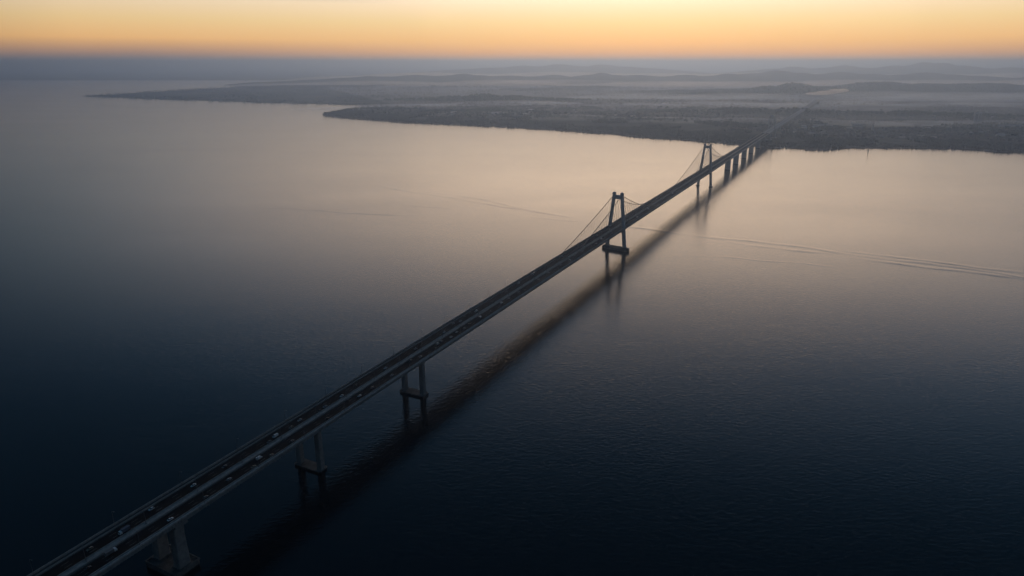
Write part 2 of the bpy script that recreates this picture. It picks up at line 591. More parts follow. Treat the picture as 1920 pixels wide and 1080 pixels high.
az = np.radians(np.arange(-49, 49.01, 0.085))
ds = np.concatenate([np.linspace(2050, 5000, 150)[:-1], np.geomspace(5000, 60000, 230)])
AZ, DS = np.meshgrid(az, ds)
X, Y = DS * np.sin(AZ), DS * np.cos(AZ)
SD = coast_distance(X, Y)
Z = land_height(X, Y, SD)
Z = np.where(SD < 0, np.maximum(SD * 0.06, -4.0), np.maximum(Z, 0.3 * np.clip(SD / 4, 0, 1)))
nr, nc = X.shape
idx = np.arange(nr * nc).reshape(nr, nc)
quad = np.stack([idx[:-1, :-1], idx[:-1, 1:], idx[1:, 1:], idx[1:, :-1]], -1).reshape(-1, 4)
keep = (SD.ravel()[quad] > 0).any(1)
quad = quad[keep]
used = np.unique(quad)
remap = np.full(nr * nc, -1)
remap[used] = np.arange(len(used))


def land_material():
    m = bpy.data.materials.new('land')
    m.use_nodes = True
    t = m.node_tree
    b = t.nodes['Principled BSDF']
    b.inputs['Roughness'].default_value = 0.95
    b.inputs['Specular IOR Level'].default_value = 0.1
    co = t.nodes.new('ShaderNodeTexCoord')

    def nz(sc, det):
        n = t.nodes.new('ShaderNodeTexNoise')
        n.inputs['Scale'].default_value = sc
        n.inputs['Detail'].default_value = det
        n.inputs['Roughness'].default_value = 0.6
        t.links.new(co.outputs['Object'], n.inputs['Vector'])
        return n.outputs['Fac']
    wood = ramp(t, nz(0.02, 6), [(0.35, (0.020, 0.026, 0.018)), (0.6, (0.045, 0.052, 0.036)), (0.75, (0.085, 0.085, 0.066))])
    vor = t.nodes.new('ShaderNodeTexVoronoi')
    vor.inputs['Scale'].default_value = 0.0075
    t.links.new(co.outputs['Object'], vor.inputs['Vector'])
    field = ramp(t, vor.outputs['Color'], [(0.0, (0.05, 0.055, 0.035)), (0.5, (0.10, 0.10, 0.07)), (0.85, (0.16, 0.15, 0.12)), (1.0, (0.24, 0.23, 0.20))])
    fac = ramp(t, nz(0.0011, 5), [(0.52, (0, 0, 0)), (0.62, (1, 1, 1))])
    mix = t.nodes.new('ShaderNodeMix')
    mix.data_type = 'RGBA'
    t.links.new(fac, mix.inputs[0])
    t.links.new(wood, mix.inputs[6])
    t.links.new(field, mix.inputs[7])
    t.links.new(mix.outputs[2], b.inputs['Base Color'])
    return m


P = np.stack([X.ravel(), Y.ravel(), Z.ravel()], 1)[used]
land = np_mesh('land', P, remap[quad], land_material(), smooth=True)
tag(land, 'low dark wooded coast and hills fading into haze', kind='structure')


def land_at(x, y):
    x, y = np.atleast_1d(np.asarray(x, float)), np.atleast_1d(np.asarray(y, float))
    sd = coast_distance(x, y)
    return np.maximum(land_height(x, y, sd), 0.2), sd


# woodland: one mass of low-poly crowns, thick along the shore, in clumps inland
def ico():
    bm = bmesh.new()
    bmesh.ops.create_icosphere(bm, subdivisions=1, radius=1)
    v = np.array([p.co for p in bm.verts])
    f = np.array([[q.index for q in p.verts] for p in bm.faces])
    bm.free()
    return v, f


ICO_V, ICO_F = ico()


def scatter(n, d0, d1, a0, a1):
    a = RNG.uniform(R(a0), R(a1), n)
    d = np.sqrt(RNG.uniform(d0 * d0, d1 * d1, n))
    return d * np.sin(a), d * np.cos(a)


def crowns(name, x, y, z, rad, hgt, mat, lab):
    n = len(x)
    jit = RNG.uniform(0.72, 1.28, (n, len(ICO_V), 1))
    v = ICO_V[None] * jit * np.stack([rad, rad, hgt / 2], 1)[:, None, :]
    # conifers narrow to the top
    con = RNG.random(n) < 0.4
    zz = ICO_V[None, :, 2:3]
    tap = np.where(con[:, None, None], 1 - 0.42 * (zz + 1) * 0.95, 1.0)
    v[:, :, :2] *= tap
    v += np.stack([x, y, z + hgt * 0.48], 1)[:, None, :]
    f = ICO_F[None] + (np.arange(n) * len(ICO_V))[:, None, None]
    o = np_mesh(name, v.reshape(-1, 3), f.reshape(-1, 3), mat)
    tag(o, lab, kind='stuff')
    return o


tx, ty = scatter(420000, 2150, 4600, -24, 42)
zz, sd = land_at(tx, ty)
clump = fbm(tx / 160, ty / 160, 3, 21)
p_keep = np.where(sd < 14, 0.9, np.where(sd < 200, 0.55 * (clump > 0.42), 0.30 * (clump > 0.60)))
ok = (sd > 0.5) & (RNG.random(len(tx)) < p_keep)
tx, ty, zz = tx[ok], ty[ok], zz[ok]
if len(tx) > 26000:
    sel = RNG.permutation(len(tx))[:26000]
    tx, ty, zz = tx[sel], ty[sel], zz[sel]
hg = RNG.uniform(6, 13, len(tx)) * (0.7 + 0.6 * fbm(tx / 60, ty / 60, 2, 33))
LEAF = material('foliage', (0.045, 0.055, 0.035), 0.9, noise=0.5, scale=0.05)
crowns('shore_woodland', tx, ty, zz, hg * RNG.uniform(0.30, 0.48, len(tx)), hg, LEAF, 'dark uneven woodland lining the far shore')
tx, ty = scatter(160000, 3500, 9000, -34, 36)
zz, sd = land_at(tx, ty)
clump = fbm(tx / 350, ty / 350, 3, 41)
ok = (sd > 3) & (RNG.random(len(tx)) < np.where((sd < 40) | (zz > 14), 0.9, 0.22 * (clump > 0.52)))
tx, ty, zz = tx[ok][:16000], ty[ok][:16000], zz[ok][:16000]
hg = RNG.uniform(8, 16, len(tx))
crowns('inland_woodland', tx, ty, zz, hg * RNG.uniform(0.45, 0.75, len(tx)), hg, LEAF, 'hazy woodland on the ridges and headlands inland')

# the small houses of the far town read as one grain
hx, hy = scatter(60000, 2500, 6200, -14, 42)
zz, sd = land_at(hx, hy)
town = fbm(hx / 420, hy / 420, 3, 61)
ok = (sd > 260) & (zz < 14) & (town > 0.47)
hx, hy, zz = hx[ok][:7000], hy[ok][:7000], zz[ok][:7000]
n = len(hx)
hw, hd, hh, hr = RNG.uniform(4, 11, n), RNG.uniform(3.5, 7, n), RNG.uniform(3, 6, n), RNG.uniform(0, 3.14, n)
shape = np.array([(-1, -1, 0), (1, -1, 0), (1, 1, 0), (-1, 1, 0), (-1, -1, 1), (1, -1, 1), (1, 1, 1), (-1, 1, 1), (-1, 0, 1.6), (1, 0, 1.6)], float)
v = shape[None] * np.stack([hw, hd, hh], 1)[:, None, :]
c, s = np.cos(hr)[:, None], np.sin(hr)[:, None]
v = np.stack([v[:, :, 0] * c - v[:, :, 1] * s + hx[:, None], v[:, :, 0] * s + v[:, :, 1] * c + hy[:, None], v[:, :, 2] + zz[:, None] - 0.5], -1)
tri = np.array([(0, 1, 5), (0, 5, 4), (2, 3, 7), (2, 7, 6), (1, 2, 6), (1, 6, 5), (3, 0, 4), (3, 4, 7), (4, 5, 9), (4, 9, 8), (6, 7, 8), (6, 8, 9), (5, 6, 9), (7, 4, 8)])
f = tri[None] + (np.arange(n) * 10)[:, None, None]
tag(np_mesh('town_houses', v.reshape(-1, 3), f.reshape(-1, 3), M['house']), 'grain of small houses of a far town in haze', kind='stuff')

# ------------------------------------------------------------------ bridge (local frame: x across to the right, y along, z up)
BAZ = R(26.92)
BLAT = -326.5
BR = Vector((math.cos(BAZ), -math.sin(BAZ), 0))
BD = Vector((math.sin(BAZ), math.cos(BAZ), 0))
bridge = empty('suspension_bridge', BR * BLAT, -BAZ)
tag(bridge, 'long straight suspension bridge crossing the bay to the hazy far shore', 'bridge')


def bw(x, y, z=0):
    return BR * (BLAT + x) + BD * y + Vector((0, 0, z))


Y0, Y1 = 60.0, 5400.0
DZ = 36.0
HALF = 15.0

mb = MB()                                        # slab with a shallow box girder under it
prof = [(-HALF + 0.2, DZ - 0.05), (-HALF + 0.2, DZ - 1.0), (-9.5, DZ - 1.5), (-7.5, DZ - 3.6), (7.5, DZ - 3.6), (9.5, DZ - 1.5), (HALF - 0.2, DZ - 1.0), (HALF - 0.2, DZ - 0.05)]
rings = [[(px, yy, pz) for px, pz in prof] for yy in np.linspace(Y0, Y1, 60)]
mb.frustum(rings)
mb.build('deck_girder', M['girder'], bridge)


def strip(x0, x1, z0, z1, name, mat, y0=Y0, y1=Y1, n=60):
    m_ = MB()
    ys = np.linspace(y0, y1, n)
    m_.frustum([[(x0, yy, z0), (x1, yy, z0), (x1, yy, z1), (x0, yy, z1)] for yy in ys])
    return m_.build(name, mat, bridge)


for s_ in (-1, 1):
    a, b = sorted((s_ * 2.25, s_ * 11.55))
    strip(a, b, DZ - 0.04, DZ + 0.06, 'road_surface', M['asphalt'], Y0, 2700)
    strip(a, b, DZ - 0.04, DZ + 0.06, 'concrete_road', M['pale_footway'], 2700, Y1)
    m_ = MB()
    for xx in (5.35, 8.45):
        yy = Y0
        while yy < 1700:
            m_.box(s_ * xx - 0.075, s_ * xx + 0.075, yy, yy + 4, DZ + 0.062, DZ + 0.066)
            yy += 13
    for xx in (2.75, 11.1):
        m_.box(s_ * xx - 0.07, s_ * xx + 0.07, Y0, 2400, DZ + 0.062, DZ + 0.066)
    m_.build('lane_markings', M['paint'], bridge)
    a, b = sorted((s_ * 12.15, s_ * 14.35))
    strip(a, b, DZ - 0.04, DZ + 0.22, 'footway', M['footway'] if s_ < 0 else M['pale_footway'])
    # inner kerb barrier
    m_ = MB()
    a, b = sorted((s_ * 11.55, s_ * 12.15))
    m_.frustum([[(a, yy, DZ - 0.03), (b, yy, DZ - 0.03), (b - 0.12, yy, DZ + 0.85), (a + 0.12, yy, DZ + 0.85)] for yy in np.linspace(Y0, Y1, 60)])
    m_.build('barrier', M['concrete'], bridge)
    # outer parapet: ribbed fascia panels, posts and a coping
    m_ = MB()
    a, b = sorted((s_ * 14.4, s_ * 15.0))
    m_.frustum([[(a, yy, DZ - 1.35), (b, yy, DZ - 1.35), (b, yy, DZ + 0.75), (a, yy, DZ + 0.75)] for yy in np.linspace(Y0, Y1, 60)])
    yy = Y0
    while yy < 1300:
        a, b = sorted((s_ * 15.0, s_ * 15.28))
        m_.box(a, b, yy, yy + 0.55, DZ - 1.3, DZ + 0.73)
        a, b = sorted((s_ * 14.55, s_ * 14.85))
        m_.box(a, b, yy, yy + 0.35, DZ + 0.75, DZ + 1.25)
        yy += 2.0
    m_.build('parapet', M['concrete'], bridge)
    m_ = MB()
    a, b = sorted((s_ * 14.45, s_ * 14.95))
    m_.frustum([[(a, yy, DZ + 1.25), (b, yy, DZ + 1.25), (b, yy, DZ + 1.42), (a, yy, DZ + 1.42)] for yy in np.linspace(Y0, Y1, 60)])
    m_.build('handrail', M['concrete'], bridge)
m_ = MB()                                        # raised median with two kerb walls
m_.frustum([[(-2.2, yy, DZ - 0.03), (2.2, yy, DZ - 0.03), (2.2, yy, DZ + 0.45), (-2.2, yy, DZ + 0.45)] for yy in np.linspace(Y0, Y1, 60)])
for xx in (-1.9, 1.9):
    m_.frustum([[(xx - 0.22, yy, DZ + 0.45), (xx + 0.22, yy, DZ + 0.45), (xx + 0.12, yy, DZ + 0.95), (xx - 0.12, yy, DZ + 0.95)] for yy in np.linspace(Y0, Y1, 60)])
m_.build('median', M['concrete'], bridge)


# towers -----------------------------------------------------------
def tower(y, top, skew, mat, capmat, lab, cap_size=(47, 15), cap_z=4.6, ledge=False, twin=False):
    t = empty('tower', (0, y, 0), skew, bridge)
    t['label'] = lab

    def cx(z):                                   # leg axis leans inward
        return 16.0 - (16.0 - 6.6) * (z / top)
    for s_ in (-1, 1):
        m_ = MB()
        rings = []
        for z in (cap_z - 0.3, 30, 60, top - 1.8):
            k = z / top
            rings.append(m_.rect(s_ * cx(z), 0, z, 4.8 - 1.0 * k, 5.6 - 1.0 * k, 0.5))
        m_.frustum(rings)
        leg = m_.build('leg', mat, t)
        m_ = MB()
        z = top - 1.8
        m_.frustum([m_.rect(s_ * cx(z), 0, z, 4.6, 5.6, 0.5), m_.rect(s_ * cx(z), 0, z + 1.6, 4.6, 5.6, 1.2), m_.rect(s_ * cx(z), 0, z + 3.0, 2.6, 3.6, 0.8)])
        m_.build('saddle', mat, t)
    m_ = MB()
    z0, z1 = top - 9.2, top - 3.2
    m_.frustum([m_.rect(0, 0, z0, 2 * cx(z0) - 3.6, 4.4), m_.rect(0, 0, z0 + 0.9, 2 * cx(z0) - 3.8, 4.4), m_.rect(0, 0, z1, 2 * cx(z1) - 3.8, 4.4)])
    m_.build('top_crossbeam', mat, t)
    m_ = MB()
    m_.frustum([m_.rect(0, 0, DZ - 7.0, 2 * cx(30) - 5.0, 4.6), m_.rect(0, 0, DZ - 3.65, 2 * cx(33) - 5.0, 4.6)])
    m_.build('deck_crossbeam', mat, t)
    m_ = MB()
    a, b = cap_size
    if twin:                                     # a round footing of its own under each leg
        for s_ in (-1, 1):
            m_ = MB()
            m_.frustum([[(s_ * cx(0) + r_ * math.cos(q), r_ * math.sin(q), z_) for q in [2 * math.pi * k / 20 for k in range(20)]] for z_, r_ in ((-3, 4.6), (cap_z - 0.4, 4.6), (cap_z, 4.2))])
            m_.build('footing', capmat, t)
    elif ledge:                                  # stepped island base
        m_.frustum([m_.rect(0, 0, -3, a + 8, b + 8, 5), m_.rect(0, 0, 3.2, a + 6, b + 6, 5)])
        m_.frustum([m_.rect(0, 0, 3.2, a, b, 3), m_.rect(0, 0, cap_z, a - 1, b - 1, 3)])
    else:
        ring = []
        for k in range(24):                      # rounded ends
            th = 2 * math.pi * k / 24
            ring.append((math.copysign(a / 2 - b / 2, math.cos(th)) + b / 2 * math.cos(th), b / 2 * math.sin(th)))
        m_.frustum([[(x_ * q, y_ * q, z_) for x_, y_ in ring] for z_, q in ((-3, 1.0), (cap_z - 1.6, 1.0), (cap_z - 0.5, 0.985), (cap_z, 0.95))])
    if not twin:
        m_.build('pile_cap', capmat, t)
    for s_ in (() if twin else (-1, 1)):         # plinth under each leg
        m_ = MB()
        m_.frustum([m_.rect(s_ * cx(6), 0, cap_z - 0.05, 8.2, 9, 1), m_.rect(s_ * cx(7), 0, cap_z + 1.2, 7.2, 8, 1)])
        m_.build('plinth', capmat, t)
    return t, cx


SKEW = R(-11)
T1, T2, T3 = 1004.0, 1658.0, 2846.0
H1, H2, H3 = 90.0, 99.0, 90.0
t1, cx1 = tower(T1, H1, SKEW, M['tower'], M['cap'], 'nearer dark twin-legged tower standing on a rounded pile cap')
t2, cx2 = tower(T2, H2, SKEW, M['tower'], M['cap'], 'second dark twin-legged tower rising from the bright water', cap_z=1.5, twin=True)
t3, cx3 = tower(T3, H3, 0, M['pale_tower'], M['pale_tower'], 'pale hazy tower standing at the far shore', cap_size=(48, 22), cap_z=7, ledge=True)


def cable(ty_, top, s_, tx_, y_end, sag, hangers, rad):
    """main cable from a tower saddle down to the deck edge, with its hangers"""
    ex = s_ * 13.6
    n = 22
    pts = []
    zt = top - 3.0
    y_s = ty_ + tx_[1]
    for k in range(n + 1):
        u = k / n
        z = zt + (DZ + 1.0 - zt) * u - sag * 4 * u * (1 - u)
        pts.append((tx_[0] + (ex - tx_[0]) * min(1, u * 1.0), y_s + (y_end - y_s) * u, max(z, DZ + 0.9)))
    m_ = MB()
    m_.tube(pts, rad, 8)
    c = m_.build('cable', M['cable'], bridge)
    L = abs(y_end - ty_)
    nh = int(L / 11)
    for k in range(1, nh):
        u = k / nh
        i = min(n - 1, int(u * n))
        f_ = u * n - i
        p = [pts[i][q] + (pts[i + 1][q] - pts[i][q]) * f_ for q in range(3)]
        if p[2] - DZ < 3.5:
            continue
        h_ = MB()
        h_.tube([(p[0], p[1], p[2]), (s_ * 13.6, p[1], DZ + 0.25)], 0.22, 5)
        h_.build('hanger', M['cable'], c)
    return c


def saddle_xy(s_, cxf, top):
    x_ = s_ * cxf(top - 3)
    return (x_ * math.cos(SKEW), x_ * math.sin(SKEW))


for s_ in (-1, 1):
    cable(T1, H1, s_, saddle_xy(s_, cx1, H1), 815 if s_ < 0 else 770, 1.5, True, 0.45)
    cable(T1, H1, s_, saddle_xy(s_, cx1, H1), 1215, 8.5, True, 0.45)
    cable(T2, H2, s_, saddle_xy(s_, cx2, H2), 1422, 2.0, True, 0.45)
    cable(T2, H2, s_, saddle_xy(s_, cx2, H2), 1990, 14.0, True, 0.5)


# piers ------------------------------------------------------------
def twin_pier(y, size, cap, capz, spread=9.6, lab=None):
    t = empty('pier', (0, y, 0), 0, bridge)
    if lab:
        t['label'] = lab
    for s_ in (-1, 1):
        m_ = MB()
        m_.frustum([m_.rect(s_ * spread, 0, capz - 0.05, size[0] * 1.05, size[1] * 1.05, 0.35), m_.rect(s_ * spread, 0, DZ - 3.2, size[0], size[1], 0.35),
                    m_.rect(s_ * spread, 0, DZ - 1.52, size[0] * 1.0, size[1], 0.35)])
        m_.build('leg', M['pier'], t)
    m_ = MB()
    m_.frustum([m_.rect(0, 0, -3, cap[0], cap[1], 1.2), m_.rect(0, 0, capz, cap[0], cap[1], 1.2)])
    m_.build('pile_cap', M['cap'], t)
    m_ = MB()
    m_.frustum([m_.rect(0, 0, DZ - 4.9, 2 * spread - size[0] - 0.1, size[1] * 0.7), m_.rect(0, 0, DZ - 3.65, 2 * spread - size[0] - 0.1, size[1] * 0.7)])
    m_.build('crossbeam', M['pier'], t)
    return t


# nearest pier: wide leaning walls with flared heads on a rimmed pile cap
p1 = empty('pier', (0, 204, 0), 0, bridge)
p1['label'] = 'nearest massive pier with flared column heads on a rimmed pile cap'
for s_ in (-1, 1):
    m_ = MB()
    m_.frustum([m_.rect(s_ * 8.6, 0, 4.0, 5.4, 7.6, 0.4), m_.rect(s_ * 8.6, 0, 24, 4.9, 6.6, 0.4), m_.rect(s_ * 9.0, 0, DZ - 5.2, 5.2, 6.8, 0.4)])
    m_.build('column', M['pier'], p1)
    m_ = MB()
    m_.frustum([m_.rect(s_ * 9.0, 0, DZ - 5.2, 5.2, 6.8, 0.3), m_.rect(s_ * 10.2, 0, DZ - 3.8, 8.4, 8.4, 0.3), m_.rect(s_ * 10.2, 0, DZ - 1.75, 8.4, 8.4, 0.3)])
    m_.build('column_head', M['pier'], p1)
m_ = MB()
m_.frustum([m_.rect(0, 0, -3, 27, 17, 1.5), m_.rect(0, 0, 3.2, 27, 17, 1.5)])
m_.build('pile_cap', M['cap'], p1)
m_ = MB()
m_.box(-13.3, 13.3, -8.3, -7.5, 3.2, 4.2)
m_.box(-13.3, 13.3, 7.5, 8.3, 3.2, 4.2)
m_.box(-13.3, -12.5, -7.5, 7.5, 3.2, 4.2)
m_.box(12.5, 13.3, -7.5, 7.5, 3.2, 4.2)
m_.build('rim', M['cap'], p1)
for s_ in (-1, 1):
    m_ = MB()
    m_.frustum([m_.rect(s_ * 8.6, 0, 3.2, 7.4, 9.4, 0.5), m_.rect(s_ * 8.6, 0, 4.05, 6.6, 8.6, 0.5)])
    m_.build('plinth', M['cap'], p1)
twin_pier(319, (4.2, 4.0), (25, 9), 1.7, lab='slender twin-legged pier on a dark low cap, next beyond the massive one')
twin_pier(450, (4.2, 4.0), (26, 9.5), 1.9, lab='slender twin-legged pier on a dark low cap, last before the nearer tower')
for k, yy in enumerate((1956, 2085, 2231, 2371, 2521, 2642)):
    t = empty('pier', (0, yy, 0), 0, bridge)
    t['label'] = '%s broad dark wall pier in the row before the far shore' % ORD[k]
    m_ = MB()
    m_.frustum([m_.rect(0, 0, -3, 15, 7.5, 1.5), m_.rect(0, 0, DZ - 6, 14, 7, 1.5), m_.rect(0, 0, DZ - 3.65, 18, 7.4, 1.5)])
    m_.build('wall', M['tower'], t)
for yy in np.arange(2980, 5400, 150):
    if np.hypot(0, yy) > 0:
        t = empty('pier', (0, float(yy), 0), 0, bridge)
        m_ = MB()
        m_.frustum([m_.rect(0, 0, 0, 10, 4.5, 1), m_.rect(0, 0, DZ - 3.65, 10, 4, 1)])
        m_.build('wall', M['pier'], t)
t = empty('abutment', (0, 2760, 0), 0, bridge)   # shore abutment where the bridge lands
m_ = MB()
m_.frustum([m_.rect(0, 0, -2, 34, 34, 3), m_.rect(0, 0, 8, 30, 30, 3)])
m_.frustum([m_.rect(0, 0, 8, 22, 14, 1), m_.rect(0, 0, DZ - 3.65, 20, 12, 1)])
m_.build('block', M['pale_tower'], t)

# ------------------------------------------------------------------ lamp posts


def lamp_proto(kind):
    t = empty('street_lamp')
    m_ = MB()
    m_.frustum([m_.rect(0, 0, 0, 0.6, 0.6, 0.1), m_.rect(0, 0, 0.35, 0.5, 0.5, 0.1)])
    m_.build('base_plate', M['lamp_metal'], t)
    m_ = MB()
    arms = (-1, 1) if kind == 'double' else (-1,)
    m_.tube([(0, 0, 0.35), (0, 0, 4), (0, 0, 9.4)], [0.17, 0.14, 0.10], 8)
    m_.build('pole', M['lamp_metal'], t)
    for s_ in arms:
        m_ = MB()
        m_.tube([(0, 0, 9.3), (s_ * 0.6, 0, 9.75), (s_ * 1.7, 0, 9.9)], 0.07, 6)
        m_.build('arm', M['lamp_metal'], t)
        m_ = MB()
        m_.frustum([m_.rect(s_ * 2.0, 0, 9.80, 0.8, 0.28, 0.06), m_.rect(s_ * 2.0, 0, 9.92, 0.9, 0.36, 0.08), m_.rect(s_ * 2.0, 0, 10.02, 0.6, 0.2, 0.04)])
        m_.build('lamp_head', M['lamp_head'], t)
    return t


def dup(root):
    r = root.copy()
    C.objects.link(r)
    for ch in root.children:
        c_ = ch.copy()
        C.objects.link(c_)
        c_.parent = r
        for g_ in ch.children:
            d_ = g_.copy()
            C.objects.link(d_)
            d_.parent = c_
    return r


single, double = lamp_proto('single'), lamp_proto('double')
fresh = {id(single), id(double)}
rows = [('left parapet', 14.0, -1, single, 'single-arm', [141 + 43 * k for k in range(18)]),
        ('median', 0.0, 0, double, 'double-arm', [159 + 34 * k for k in range(22)]),
        ('right parapet', 14.0, 1, single, 'single-arm', [138 + 41.2 * k for k in range(18)])]
for nm, lat, s_, proto, what, ys in rows:
    for k, yy in enumerate(ys):
        if id(proto) in fresh:
            o = proto
            fresh.discard(id(proto))
        else:
            o = dup(proto)
        o.location = bw(s_ * lat, yy, DZ + (0.22 if s_ else 0.45))
        o.rotation_euler = (0, 0, -BAZ + (math.pi if s_ < 0 else 0))
        tag(o, 'thin %s street lamp on the bridge %s, %s from the near end' % (what, nm, ORD[k]), 'street lamp', 'street lamps along the bridge')

# ------------------------------------------------------------------ vehicles (front towards +y)


def wheels(t, xs, ys, r):
    for x_ in xs:
        for y_ in ys:
            m_ = MB()
            m_.tube([(x_ - 0.11, y_, r), (x_ + 0.11, y_, r)], r, 10)
            m_.build('wheel', M['tyre'], t)


def lights(t, half, front, rear, z):
    for s_ in (-1, 1):
        m_ = MB()
        m_.box(s_ * half - 0.17, s_ * half + 0.17, front - 0.05, front + 0.03, z, z + 0.16)
        m_.build('headlight', M['lens'], t)
        m_ = MB()
        m_.box(s_ * half - 0.15, s_ * half + 0.15, rear - 0.03, rear + 0.05, z + 0.1, z + 0.28)
        m_.build('tail_light', M['red'], t)


def car_proto(kind, mat):
    t = empty({'saloon': 'saloon_car', 'hatch': 'hatchback_car', 'van': 'delivery_van', 'truck': 'box_truck'}[kind])
    m_ = MB()
    if kind in ('saloon', 'hatch'):
        L = 2.3 if kind == 'saloon' else 2.05
        # lofted lower body
        sec = [(-L, 0.42, 0.80, 0.74), (-L + 0.12, 0.28, 0.98, 0.86), (-L * 0.55, 0.25, 1.0, 0.90), (0, 0.24, 1.0, 0.90), (L * 0.45, 0.25, 1.0, 0.88), (L - 0.25, 0.28, 0.94, 0.74), (L, 0.40, 0.72, 0.62)]
        rings = []
        for y_, zb, k, zt in sec:
            hw_ = 0.92 * k
            rings.append([(-hw_, y_, zb), (hw_, y_, zb), (hw_ * 1.02, y_, (zb + zt) / 2), (hw_ * 0.93, y_, zt), (-hw_ * 0.93, y_, zt), (-hw_ * 1.02, y_, (zb + zt) / 2)])
        m_.frustum(rings)
        # roof
        r0, r1 = (-0.95, 0.35) if kind == 'saloon' else (-1.55, 0.25)
        m_.frustum([[(-0.64, r0, 1.40), (0.64, r0, 1.40), (0.64, r1, 1.42), (-0.64, r1, 1.42)], [(-0.56, r0 + 0.12, 1.47), (0.56, r0 + 0.12, 1.47), (0.56, r1 - 0.12, 1.48), (-0.56, r1 - 0.12, 1.48)]])
        for s_ in (-1, 1):                       # pillars
            for (ya, yb) in ((r0 - 0.55 if kind == 'saloon' else r0 - 0.25, r0), (r1 + 0.75, r1)):
                m_.tube([(s_ * 0.82, ya, 0.86), (s_ * 0.62, yb, 1.41)], 0.05, 5)
        m_.build('body', mat, t)
        g_ = MB()
        b0, b1 = (r0 - 0.55 if kind == 'saloon' else r0 - 0.25), r1 + 0.75
        g_.frustum([[(-0.83, b0, 0.84), (0.83, b0, 0.84), (0.83, b1, 0.84), (-0.83, b1, 0.84)], [(-0.62, r0, 1.40), (0.62, r0, 1.40), (0.62, r1, 1.40), (-0.62, r1, 1.40)]])
        g_.build('windows', M['glass'], t)
        wheels(t, (-0.82, 0.82), (-L * 0.6, L * 0.62), 0.32)
        lights(t, 0.62, L - 0.04, -L + 0.03, 0.5)
    elif kind == 'van':
        rings = [[(-0.95, y_, 0.35), (0.95, y_, 0.35), (0.98, y_, 1.1), (0.86 * k, y_, zt), (-0.86 * k, y_, zt), (-0.98, y_, 1.1)] for y_, zt, k in
                 ((-2.8, 2.3, 1), (-2.7, 2.4, 1), (1.0, 2.4, 1), (1.55, 2.2, 0.98), (2.25, 1.32, 0.95), (2.85, 1.16, 0.9), (2.95, 0.9, 1.0))]
        m_.frustum(rings)
        m_.build('body', mat, t)
        g_ = MB()
        g_.add([(-0.80, 1.62, 2.14), (0.80, 1.62, 2.14), (0.82, 2.2, 1.42), (-0.82, 2.2, 1.42)], [(0, 1, 2, 3)])
        for v_ in range(4):
            g_.v[v_] = (g_.v[v_][0], g_.v[v_][1] + 0.03, g_.v[v_][2] + 0.03)
        g_.build('windscreen', M['glass'], t)
        wheels(t, (-0.85, 0.85), (-1.7, 1.9), 0.36)
        lights(t, 0.7, 2.92, -2.77, 0.7)
    else:
        m_.frustum([m_.rect(0, 3.0, 0.6, 2.3, 2.0, 0.1), m_.rect(0, 3.0, 1.5, 2.35, 2.0, 0.1), m_.rect(0, 2.85, 2.55, 2.2, 1.6, 0.15)])
        m_.box(-0.5, 0.5, -4.2, 2.0, 0.6, 0.9)
        m_.build('cab', M['white'], t)
        c_ = MB()
        c_.frustum([c_.rect(0, -1.25, 0.95, 2.45, 6.1, 0.04), c_.rect(0, -1.25, 3.25, 2.45, 6.1, 0.04)])
        c_.build('cargo_box', mat, t)
        g_ = MB()
        g_.add([(-0.95, 4.0, 1.6), (0.95, 4.0, 1.6), (0.90, 3.69, 2.4), (-0.90, 3.69, 2.4)], [(0, 1, 2, 3)])
        g_.build('windscreen', M['glass'], t)
        wheels(t, (-1.05, 1.05), (-3.2, -2.1, 3.0), 0.48)
        lights(t, 0.85, 3.99, -4.25, 0.75)
    return t


PROTO = {}
KINDNAME = {'saloon': 'saloon car', 'hatch': 'hatchback car', 'van': 'delivery van', 'truck': 'box truck'}


def vehicle(kind, colour):
    if (kind, colour) not in PROTO:
        PROTO[(kind, colour)] = car_proto(kind, M[colour])
        return PROTO[(kind, colour)]
    return dup(PROTO[(kind, colour)])


